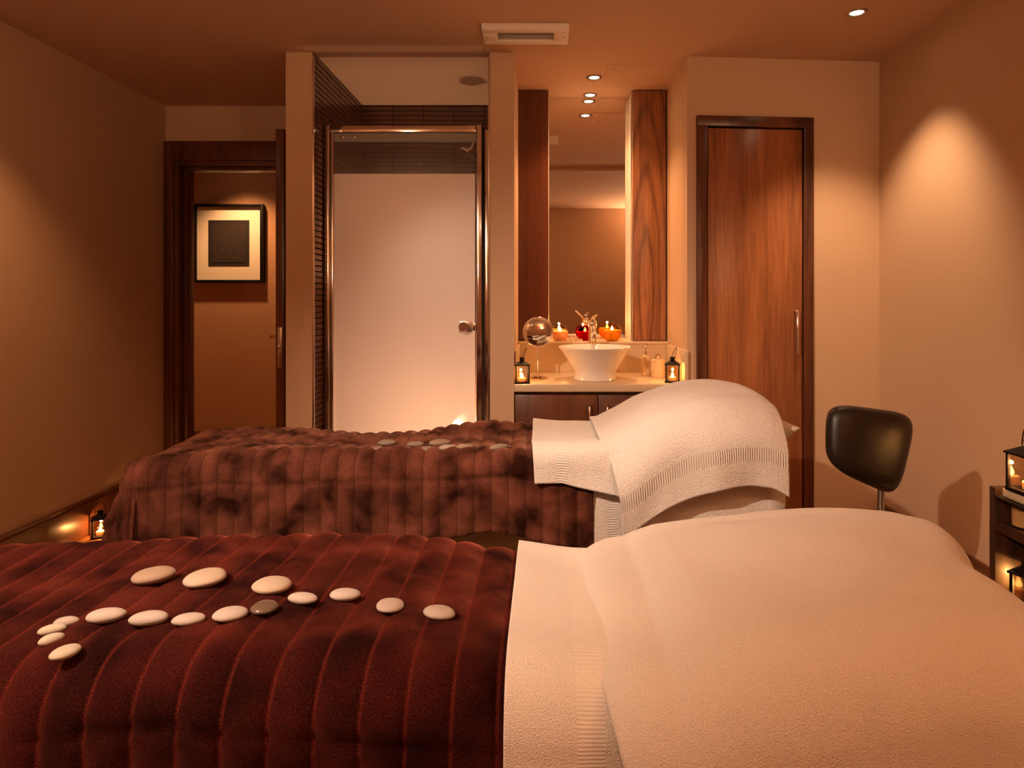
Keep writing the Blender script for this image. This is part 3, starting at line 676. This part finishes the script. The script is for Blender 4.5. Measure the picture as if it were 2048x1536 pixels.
# ================================================================== BEDS
def rib(a, pitch): return abs(math.sin(PI*a/pitch))**.55
def drape(o, R):
    t = min(o/R, PI/2)
    return R*math.sin(t), R*(1-math.cos(t))+max(0, o-R*PI/2)
def make_blanket(name, label, x0, x1, y0, y1, R, Lf, Lb, top, pitch, amp, mat, seed, fold, hemf=None):
    def base(a, b):
        if hemf and b < y0: b = y0-(y0-b)*hemf(a)
        oa = max(0, x0-a); ob = max(0, y0-b); oc = max(0, b-y1); sgn = -1 if ob else 1
        oy = ob or oc; o = math.hypot(oa, oy); lim = Lf if (ob or oa) else Lb
        xc, yc = max(a, x0), clamp(b, y0, y1)
        z = top(xc, yc)
        if o < 1e-9: return Vector((xc, yc, z))
        k = min(1, lim/o) if (oa and oy) else 1
        oo = o*k
        h, d = drape(oo, R)
        wv = sstep(.03, .2, d)
        ang = math.atan2(oy, oa)
        h += fold*wv*(.6*nz(a*5+seed, b*1.1, 3)+.35*nz(a*12, b*2, seed))
        if oa: h += wv*fold*1.1*math.sin(ang*7+seed)*(oa/o)
        if oa and oy: h += wv*.03
        return Vector((xc-h*oa/o, yc+sgn*h*oy/o, z-d))
    e = .002
    def fn(a, b):
        p = base(a, b); n = (base(a+e, b)-base(a-e, b)).cross(base(a, b+e)-base(a, b-e))
        n = n.normalized() if n.length > 1e-12 else Vector((0, 0, 1))
        seam = 1
        s = (y0-b) - (.118+.02*nz(a*3, 1))
        if abs(s) < .006: seam = .2
        r = rib(a, pitch)
        return p + n*(amp*r*(.6+.4*seam) - (.003 if seam < 1 else 0) + .0035*nz(a*14, b*14, seed)+.004*nz(a*5, b*6, seed+4))
    n = int((x1-x0+Lf)/pitch*14)
    us = lin(x0-Lf, x1, n); vs = lin(y0-Lf, y1+Lb, int((y1-y0+Lf+Lb)/.0085))
    o = grid(name, fn, us, vs, mat, None, None, .010, -1)
    return tag(o, label, 'blanket'), fn
def surf_hit(px, py, top, D0, D1):
    r = ray(px, py); n = 400
    for i in range(n+1):
        D = D0+(D1-D0)*i/n; p = Vector((r.x*D, D, EYE+r.z*D))
        if p.z <= top(p.x, D): return p
    return Vector((r.x*D1, D1, top(r.x*D1, D1)))
def make_bed(label, x0, x1, y0, y1, ztop):
    xc, yc = (x0+x1)/2, (y0+y1)/2
    t = thing('treatment_bed', label, 'bed', (xc, yc, 0), 0, 'massage beds')
    hx, hy = (x1-x0)/2, (y1-y0)/2
    box('mattress', (-hx, -hy, ztop-.10), (hx, hy, ztop), 'upholstery', t, .03, 4)
    box('bed_frame', (-hx+.03, -hy+.03, ztop-.16), (hx-.03, hy-.03, ztop-.10), 'vinyl_beige', t, .01)
    box('lift_column', (-.28, -.12, .08), (.28, .12, ztop-.16), 'vinyl_beige', t, .015)
    box('base_plate', (-.62, -.20, .02), (.52, .20, .09), 'vinyl_beige', t, .02)
    for sx in (-.57, .47):
        for sy in (-.16, .16):
            lathe('foot', [(0, 0), (.03, 0), (.03, .02), (0, .02)], 'rubber', t, 20, (sx, sy, 0))
    return t
# --- near bed
def top1(x, y):
    z = .747 + .012*math.exp(-((x+.38)/.28)**2) - .012*sstep(-.5, -1.1, x)
    z -= .034*sstep(-.26, .10, x)*(.35+.65*sstep(.85, 1.2, y))
    return z + .004*nz(x*3, y*3, 9)
make_bed('near treatment bed under the wine red blanket', -1.27, .655, .80, 1.235, .70)
make_blanket('quilted_blanket', 'wine red ribbed velvet blanket over the near bed', -1.28, .02, .84, 1.20, .075, .34, .30, top1, .054, .0075, 'velvet_wine', 2.0, .012)
# --- far bed
BK = [(-1.3, .708), (-1.1, .716), (-.9, .712), (-.75, .70), (-.6, .696), (-.45, .705), (-.3, .732), (-.2, .742), (-.08, .735), (.1, .72), (.3, .71)]
def top2(x, y):
    t = (y-2.03)/.4
    back = interp(BK, x); front = .731-.028*sstep(-.9, -1.28, x); mid = min(.714, (back+front)/2-.01)
    return interp([(0, front), (.14, front-.008), (.38, mid), (.7, mid+.004), (1, back)], t)
make_bed('far treatment bed under the brown blanket', -1.25, .725, 2.015, 2.46, .70-.02)
make_blanket('quilted_blanket', 'dark brown crushed velvet ribbed blanket over the far bed', -1.235, .155, 2.03, 2.43, .055, .315, .26, top2, .052, .010, 'velvet_brown', 5.0, .022, lambda a: 1-.16*math.exp(-((a+.16)/.16)**2))

# --- towels and pillows
def cloth_over(name, label, x0, x1, y0, y1, R, Lf, Lb, top, mat, lift=.012, leftL=0, rightL=0, cat='towel', wob=.006, band=None, hem=None, thick=.007, nx=90, ny=120, skew=None, wrinkle=0):
    def fn(a, b):
        b0 = b
        oa = max(0, x0-a); od = max(0, a-x1); ob = max(0, y0-b); oc = max(0, b-y1)
        ox = oa or od; oy = ob or oc; o = math.hypot(ox, oy)
        xc, yc = clamp(a, x0, x1), clamp(b, y0, y1)
        z = top(xc, yc)+lift
        p = Vector((xc, yc, z))
        if o > 1e-9:
            h, d = drape(o, R); h += lift*.9*sstep(0, .05, o); h += wob*sstep(.03, .15, d)*(1.2*nz(a*9, b*3, 1)+1)
            p = Vector((xc+(h*ox/o)*(-1 if oa else 1), yc+(h*oy/o)*(-1 if ob else 1), z-d))
        p.z += .003*nz(a*9, b*9, 5)+wrinkle*nz(a*6+b*5, b*3-a*2, 7)
        if skew: p = skew(p, a, b)
        return p
    us = lin(x0-leftL, x1+rightL, nx); vs = lin(y0-Lf, y1+Lb, ny)
    o = grid(name, fn, us, vs, mat, None, (lambda u, v: (u-x0+leftL, v-y0+Lf)), thick, -1)
    return tag(o, label, cat)
def pillow(label, xs, ys, crest, base, rise=.035, mat='pillow_cotton'):
    """closed cushion: crest table over x, flattened below"""
    x0, x1 = xs; y0, y1 = ys; N = 48
    bm = bmesh.new(); top = []; bot = []
    def prof(t): return max(0, 1-abs(t)**2.6)**.62
    for j in range(N+1):
        rt, rb = [], []
        for i in range(N+1):
            u = -1+2*i/N; vv = -1+2*j/N
            # pinch the sides so that the corners stick out
            X = (x0+x1)/2+(x1-x0)/2*u*(1-.06*(1-vv*vv)); Y = (y0+y1)/2+(y1-y0)/2*vv*(1-.05*(1-u*u))
            edge = i in (0, N) or j in (0, N)
            f = prof(vv)*prof(u)**.35
            zt = base+rise+(max(crest(X), base+rise+.005)-.006-base-rise)*f
            rt.append(bm.verts.new((X, Y, zt if not edge else base+rise)))
            rb.append(rt[-1] if edge else bm.verts.new((X, Y, base+rise-(rise-.003)*min(1, 2.2*prof(vv)*prof(u)))))
        top.append(rt); bot.append(rb)
    for j in range(N):
        for i in range(N):
            bm.faces.new((top[j][i], top[j][i+1], top[j+1][i+1], top[j+1][i]))
            q = (bot[j][i], bot[j+1][i], bot[j+1][i+1], bot[j][i+1])
            try: bm.faces.new(q)
            except ValueError: pass
    me = bpy.data.meshes.new('pillow'); bm.to_mesh(me); bm.free(); smooth(me)
    return tag(link('pillow', me, mat), label, 'pillow')
# near bed: strip towel, pillow, pillow towel
CR1 = [(.05, .735), (.127, .746), (.165, .768), (.207, .786), (.309, .806), (.436, .826), (.503, .828), (.588, .815), (.64, .80), (.7, .79)]
def g1(y): t = (y-.94)/.33; return max(0, 1-abs(t)**2.8)**.75
def ptop1(x, y):
    c = interp(CR1, x); b_ = .736; return b_+(c-b_)*g1(y)+.007*math.exp(-((y-.80-.5*(x-.42))/.035)**2)*math.exp(-((x-.42)/.13)**2)
cloth_over('hand_towel', 'cream towel laid across the near bed at the blanket edge', -.045, .20, .84, 1.20, .075, .30, .06, top1, 'terry_band_u', .020, wrinkle=.003)
pillow('pillow under the draped towel on the near bed', (.21, .60), (.78, 1.20), lambda x: interp(CR1, x)-.026, .715)
cloth_over('bath_towel', 'large cream terry towel draped over the near pillow', .150, .545, .80, 1.17, .10, .40, .10, ptop1, 'terry_plain', .014, leftL=.075, rightL=.18, nx=140, ny=150, wrinkle=.006, skew=lambda p, a, b: Vector((p.x+.075*sstep(.93, 1.15, b)*sstep(.4, .56, a), p.y, p.z)))
# far bed: sheet towel, strip, pillow, pillow towel
def flat2(x, y): return .694+.004*nz(x*4, y*4)
cloth_over('bath_towel', 'white towel hanging down the bed side beneath the far pillow', .13, .70, 2.045, 2.44, .05, .33, .2, flat2, 'terry_band_s', .004, rightL=.13, wob=.008, nx=110, wrinkle=.004)
def strip2(x, y): return top2(x, y)+.004+.006*sstep(.05, .18, x)
cloth_over('hand_towel', 'small white towel folded over the brown blanket edge', -.035, .225, 2.03, 2.43, .055, .14, .05, strip2, 'terry_band_s', .022, wob=.014, wrinkle=.005, skew=lambda p, a, b: Vector((p.x+.03*sstep(2.1, 1.85, b)*.4, p.y, p.z-.05*clamp((a-.05)/.2, 0, 1)*sstep(2.0, 1.9, b))))
CR2 = [(.1, .745), (.17, .752), (.25, .792), (.34, .85), (.45, .893), (.55, .91), (.63, .908), (.69, .896), (.76, .845), (.82, .775), (.9, .74)]
def g2(y): t = (y-2.22)/.31; return max(0, 1-abs(t)**3.0)**.7
def ptop2(x, y): c = interp(CR2, x); return .735+(c-.735)*max(g2(y), .0)
pillow('white pillow with its corner showing beside the walnut door', (.32, .80), (2.0, 2.45), lambda x: interp(CR2, x)-.024, .73, .075)
cloth_over('bath_towel', 'white terry towel with ribbed border draped over the far pillow', .20, .725, 2.06, 2.40, .115, .315, .10, ptop2, 'terry_band_v', .010, leftL=.02, wob=.012, nx=130, ny=130, wrinkle=.004,
    skew=lambda p, a, b: Vector((p.x+.045*sstep(2.1, 1.80, b)*(1-clamp((a-.2)/.5, 0, 1)), p.y-.012*sstep(2.0, 1.85, b), p.z-.02*sstep(2.0, 1.80, b)*(1-clamp((a-.2)/.5, 0, 1)))))

# --- hot stones
def stone_mesh(seed):
    bm = bmesh.new(); bmesh.ops.create_icosphere(bm, subdivisions=4, radius=1)
    for v in bm.verts:
        c = v.co.copy(); r = math.hypot(c.x, c.y)
        q = 1+.07*nz(c.x*1.1+seed*3, c.y*1.1, seed)
        rr = min(1, r); v.co = Vector((c.x*q, c.y*q, math.copysign(max(0, 1-rr**2.7)**.56, c.z)*(1+.08*nz(c.x*1.5, c.y*1.5+seed, 2))))
    me = bpy.data.meshes.new('stone'); bm.to_mesh(me); bm.free(); smooth(me); return me
SM = [stone_mesh(i+1) for i in range(6)]
used = {}
def stone(i, px, py, wpx, hpx, rot, mat, top, D0, D1, label, group, lift):
    p = surf_hit(px, py+hpx*.12, lambda x, y: top(x, y)+lift, D0, D1)
    D = p.y; wd = .93*wpx*D/F; hp = hpx*D/F
    el = math.atan2(EYE-p.z, D); t = clamp(.33*wd, .013, .027)
    dep = clamp((hp-.75*t*math.cos(el))/math.sin(el), .5*wd, 1.02*wd)
    e = .01
    n = Vector((top(p.x-e, p.y)-top(p.x+e, p.y), top(p.x, p.y-e)-top(p.x, p.y+e), 2*e)).normalized()
    key = (i % 6, mat)
    if key not in used:
        me = SM[i % 6].copy(); me.materials.clear(); me.materials.append(MATS[mat]); used[key] = me
    o = bpy.data.objects.new('massage_stone', used[key]); C.objects.link(o)
    o.location = p+n*(t*.42); q = Vector((0, 0, 1)).rotation_difference(n)
    o.rotation_euler = (q.to_matrix() @ Matrix.Rotation(rot, 3, 'Z')).to_euler()
    o.scale = (wd/2, dep/2, t/2)
    tag(o, label, 'stone', group)
G1 = 'massage stones on the near blanket'; G2 = 'massage stones on the far blanket'
near = [(308, 1157, 88, 42, .15, 'pebble_taupe', 'large taupe massage stone, first of the three big ones from the left'),
    (411, 1161, 86, 48, .1, 'pebble_sand', 'large sandy massage stone in the middle of the three big ones'),
    (544, 1176, 83, 44, 0, 'pebble_sand', 'large sandy massage stone directly above the dark glossy stone'),
    (605, 1202, 66, 27, -.1, 'pebble_pale', 'pale kidney shaped massage stone just right of the dark glossy stone'),
    (529, 1218, 56, 38, .1, 'pebble_dark', 'dark glossy brown massage stone on the red blanket'),
    (690, 1194, 65, 30, .1, 'pebble_pale', 'pale oval massage stone, third from the towel in the right tail'),
    (780, 1214, 59, 38, -.2, 'pebble_grey', 'rounded grey massage stone, second from the towel in the right tail'),
    (878, 1230, 70, 35, -.1, 'pebble_grey', 'grey oval massage stone closest to the cream towel'),
    (461, 1233, 72, 37, .25, 'pebble_pale', 'pale oval massage stone just left of the dark glossy stone'),
    (377, 1244, 68, 30, .2, 'pebble_pale', 'whitish massage stone, second to the left of the dark glossy stone'),
    (298, 1244, 82, 24, .05, 'pebble_pale', 'long whitish massage stone, third to the left of the dark glossy stone'),
    (213, 1239, 83, 24, .05, 'pebble_pale', 'long whitish massage stone, fourth to the left of the dark glossy stone'),
    (133, 1250, 52, 16, .1, 'pebble_grey', 'thin greyish massage stone at the top of the left hook'),
    (105, 1265, 54, 20, .3, 'pebble_ivory', 'thin ivory massage stone, second down the left hook'),
    (104, 1284, 48, 26, .6, 'pebble_ivory', 'small ivory massage stone, third down the left hook'),
    (131, 1309, 58, 36, .75, 'pebble_ivory', 'ivory massage stone lowest of all on the red blanket')]
for i, (px, py, wp, hp, rt, m, lb_) in enumerate(near): stone(i, px, py, wp, hp, rt, m, top1, .6, 1.4, lb_, G1, .006)
far = [(774, 889, 40, 14, 'pebble_mid', 'grey stone at the back left of the brown blanket group'), (831, 892, 38, 14, 'pebble_mid', 'grey stone second from left in the back row on the brown blanket'),
    (753, 904, 42, 13, 'pebble_mid', 'leftmost grey stone on the brown blanket'), (808, 907, 42, 13, 'pebble_mid', 'grey stone second from left in the front row on the brown blanket'),
    (880, 890, 48, 17, 'pebble_taupe', 'largest taupe stone at the top of the heap on the brown blanket'), (856, 904, 46, 15, 'pebble_mid', 'grey stone at the front of the heap on the brown blanket'),
    (896, 899, 42, 15, 'pebble_grey', 'pale grey stone at the centre of the heap on the brown blanket'), (930, 897, 40, 15, 'pebble_taupe', 'taupe stone at the right end of the heap on the brown blanket'),
    (998, 900, 50, 15, 'pebble_mid', 'lone grey stone on the brown blanket nearest the white towel')]
for i, (px, py, wp, hp, m, lb_) in enumerate(far): stone(i+2, px, py, wp, hp, .1*i, m, top2, 2.04, 2.5, lb_, G2, .006)

# ================================================================== STOOL
cx = (1741-VX)*2.12/F
ch = thing('therapist_stool', 'black padded swivel stool with tilted backrest by the right wall', 'stool', (cx, 2.12, 0))
def cushion(name, w, h, t, parent, nseg=40):
    bm = bmesh.new(); rings = []
    def se(a, n=4.2):
        c, s = math.cos(a), math.sin(a)
        return math.copysign(abs(c)**(2/n), c), math.copysign(abs(s)**(2/n), s)
    for zz, sc in ((-1, 0), (-1, .55), (-.94, .8), (-.7, .93), (-.3, .995), (.0, 1), (.3, .995), (.7, .94), (.95, .82), (1.0, .55), (1.02, 0)):
        if sc == 0: rings.append([bm.verts.new((0, zz*t/2, 0))]); continue
        rings.append([bm.verts.new((se(2*PI*i/nseg)[0]*w/2*sc, zz*t/2, se(2*PI*i/nseg)[1]*h/2*sc)) for i in range(nseg)])
    for a, b in zip(rings, rings[1:]):
        for i in range(nseg):
            j = (i+1) % nseg
            if len(a) == 1: bm.faces.new((a[0], b[i], b[j]))
            elif len(b) == 1: bm.faces.new((a[i], b[0], a[j]))
            else: bm.faces.new((a[i], b[i], b[j], a[j]))
    bmesh.ops.recalc_face_normals(bm, faces=bm.faces[:])
    me = bpy.data.meshes.new(name); bm.to_mesh(me); bm.free(); smooth(me)
    return link(name, me, 'leather_black', parent)
zb = 1.2-(899-600)*2.12/F
bk = cushion('backrest', 2, 2, .07, ch)
qc = [P(px, py, 2.12)-Vector((cx, 2.12, 0)) for px, py in ((1640, 925), (1797, 998), (1848, 832), (1650, 802))]
for v_ in bk.data.vertices:
    u_, w_ = (v_.co.x+1)/2, (v_.co.z+1)/2
    q_ = qc[0]*(1-u_)*(1-w_)+qc[1]*u_*(1-w_)+qc[2]*u_*w_+qc[3]*(1-u_)*w_
    v_.co = Vector((q_.x, v_.co.y+.06*(u_-.5)-.05*(1-(2*u_-1)**2)*.4+.03*(w_-.5), q_.z))
sx = (1763-VX)*2.15/F-cx
tube('back_stem', [(sx, .03, zb-.07), (sx, .035, zb-.2), (sx, .02, .43), (sx-.05, -.06, .40), (-.14, -.12, .40)], .011, 'steel', ch)
st_ = cushion('seat', .36, .34, .07, ch); st_.location = (-.16, -.12, .46); st_.rotation_euler = (PI/2, 0, 0)
tube('gas_column', [(-.16, -.12, .09), (-.16, -.12, .43)], .02, 'steel', ch)
for i in range(5):
    a = 2*PI*i/5+.3
    tube('base_arm', [(-.16, -.12, .095), (-.16+.13*math.cos(a), -.12+.13*math.sin(a), .085), (-.16+.24*math.cos(a), -.12+.24*math.sin(a), .06)], [.018, .014, .011], 'black_iron', ch)
    o = lathe('caster', [(0, -.01), (.022, -.01), (.025, -.005), (.025, .005), (.022, .01), (0, .01)], 'rubber', ch, 20, (-.16+.24*math.cos(a), -.12+.24*math.sin(a), .025)); o.rotation_euler = (PI/2, 0, a)

# ================================================================== SHELF UNIT ON THE RIGHT
UX, UY = 1.395, 2.03           # front-far corner
su = thing('shelf_unit', 'dark walnut open shelf unit against the right wall', 'shelf', (UX, UY, 0))
UW = XR-.02-UX; UD = .85
zt_ = 1.2-(971-600)*UY/F; z1_ = 1.2-(1036-600)*UY/F; z2_ = .262
box('end_panel', (0, -.026, 0), (UW, 0, zt_), 'shelf_wood', su, .002)
box('end_panel', (0, -UD, 0), (UW, -UD+.026, zt_), 'shelf_wood', su, .002)
box('back_panel', (UW-.012, -UD+.026, .05), (UW, -.026, zt_-.01), 'shelf_wood', su)
for z in (z1_, z2_-.03+.03, .06):
    box('shelf_board', (.002, -UD+.026, z-.03), (UW-.012, -.026, z), 'shelf_wood', su, .001, 1)
zg = 1.2-(1003-600)*1.93/F
# jar under a thin tray, lantern above
def jarcandle(label, x, y, z):
    t = thing('jar_candle', label, 'candle', (x, y, z))
    H = zg-.006-z
    lathe('glass_jar', [(0, 0), (.034, 0), (.036, .003), (.036, H), (.033, H), (.033, .006), (0, .006)], 'lantern_glass', t, 32)
    lathe('wax', [(0, .006), (.0325, .006), (.0325, H*.7), (0, H*.7)], 'candle_wax', t, 28)
jarcandle('yellow jar candle on the dark shelf under the upper lantern', UX+.048, UY-.085, z1_)
tr = tag(box('serving_tray', (UX-.012, UY-.44, zg-.006), (UX+.2, UY-.035, zg), 'black_iron', None, .002), 'thin dark tray resting on the jar candle', 'tray')
jarcandle('second yellow jar candle supporting the near end of the tray', UX+.12, UY-.36, z1_)
bx = tag(box('soap_block', (UX+.004, UY-.19, zg), (UX+.09, UY-.05, zg+.028), 'candle_wax', None, .006, 3), 'cream block lying on the tray below the upper lantern', 'soap')
lantern('black lantern standing highest on the shelf unit', (UX+.045, UY-.115, zg+.028), .05, 1.28, True, .9)
lantern('larger black lantern inside the lower shelf of the unit', (UX+.066, UY-.105, z2_), .5, 1.4, True, .9)
print('objects', len(bpy.data.objects))
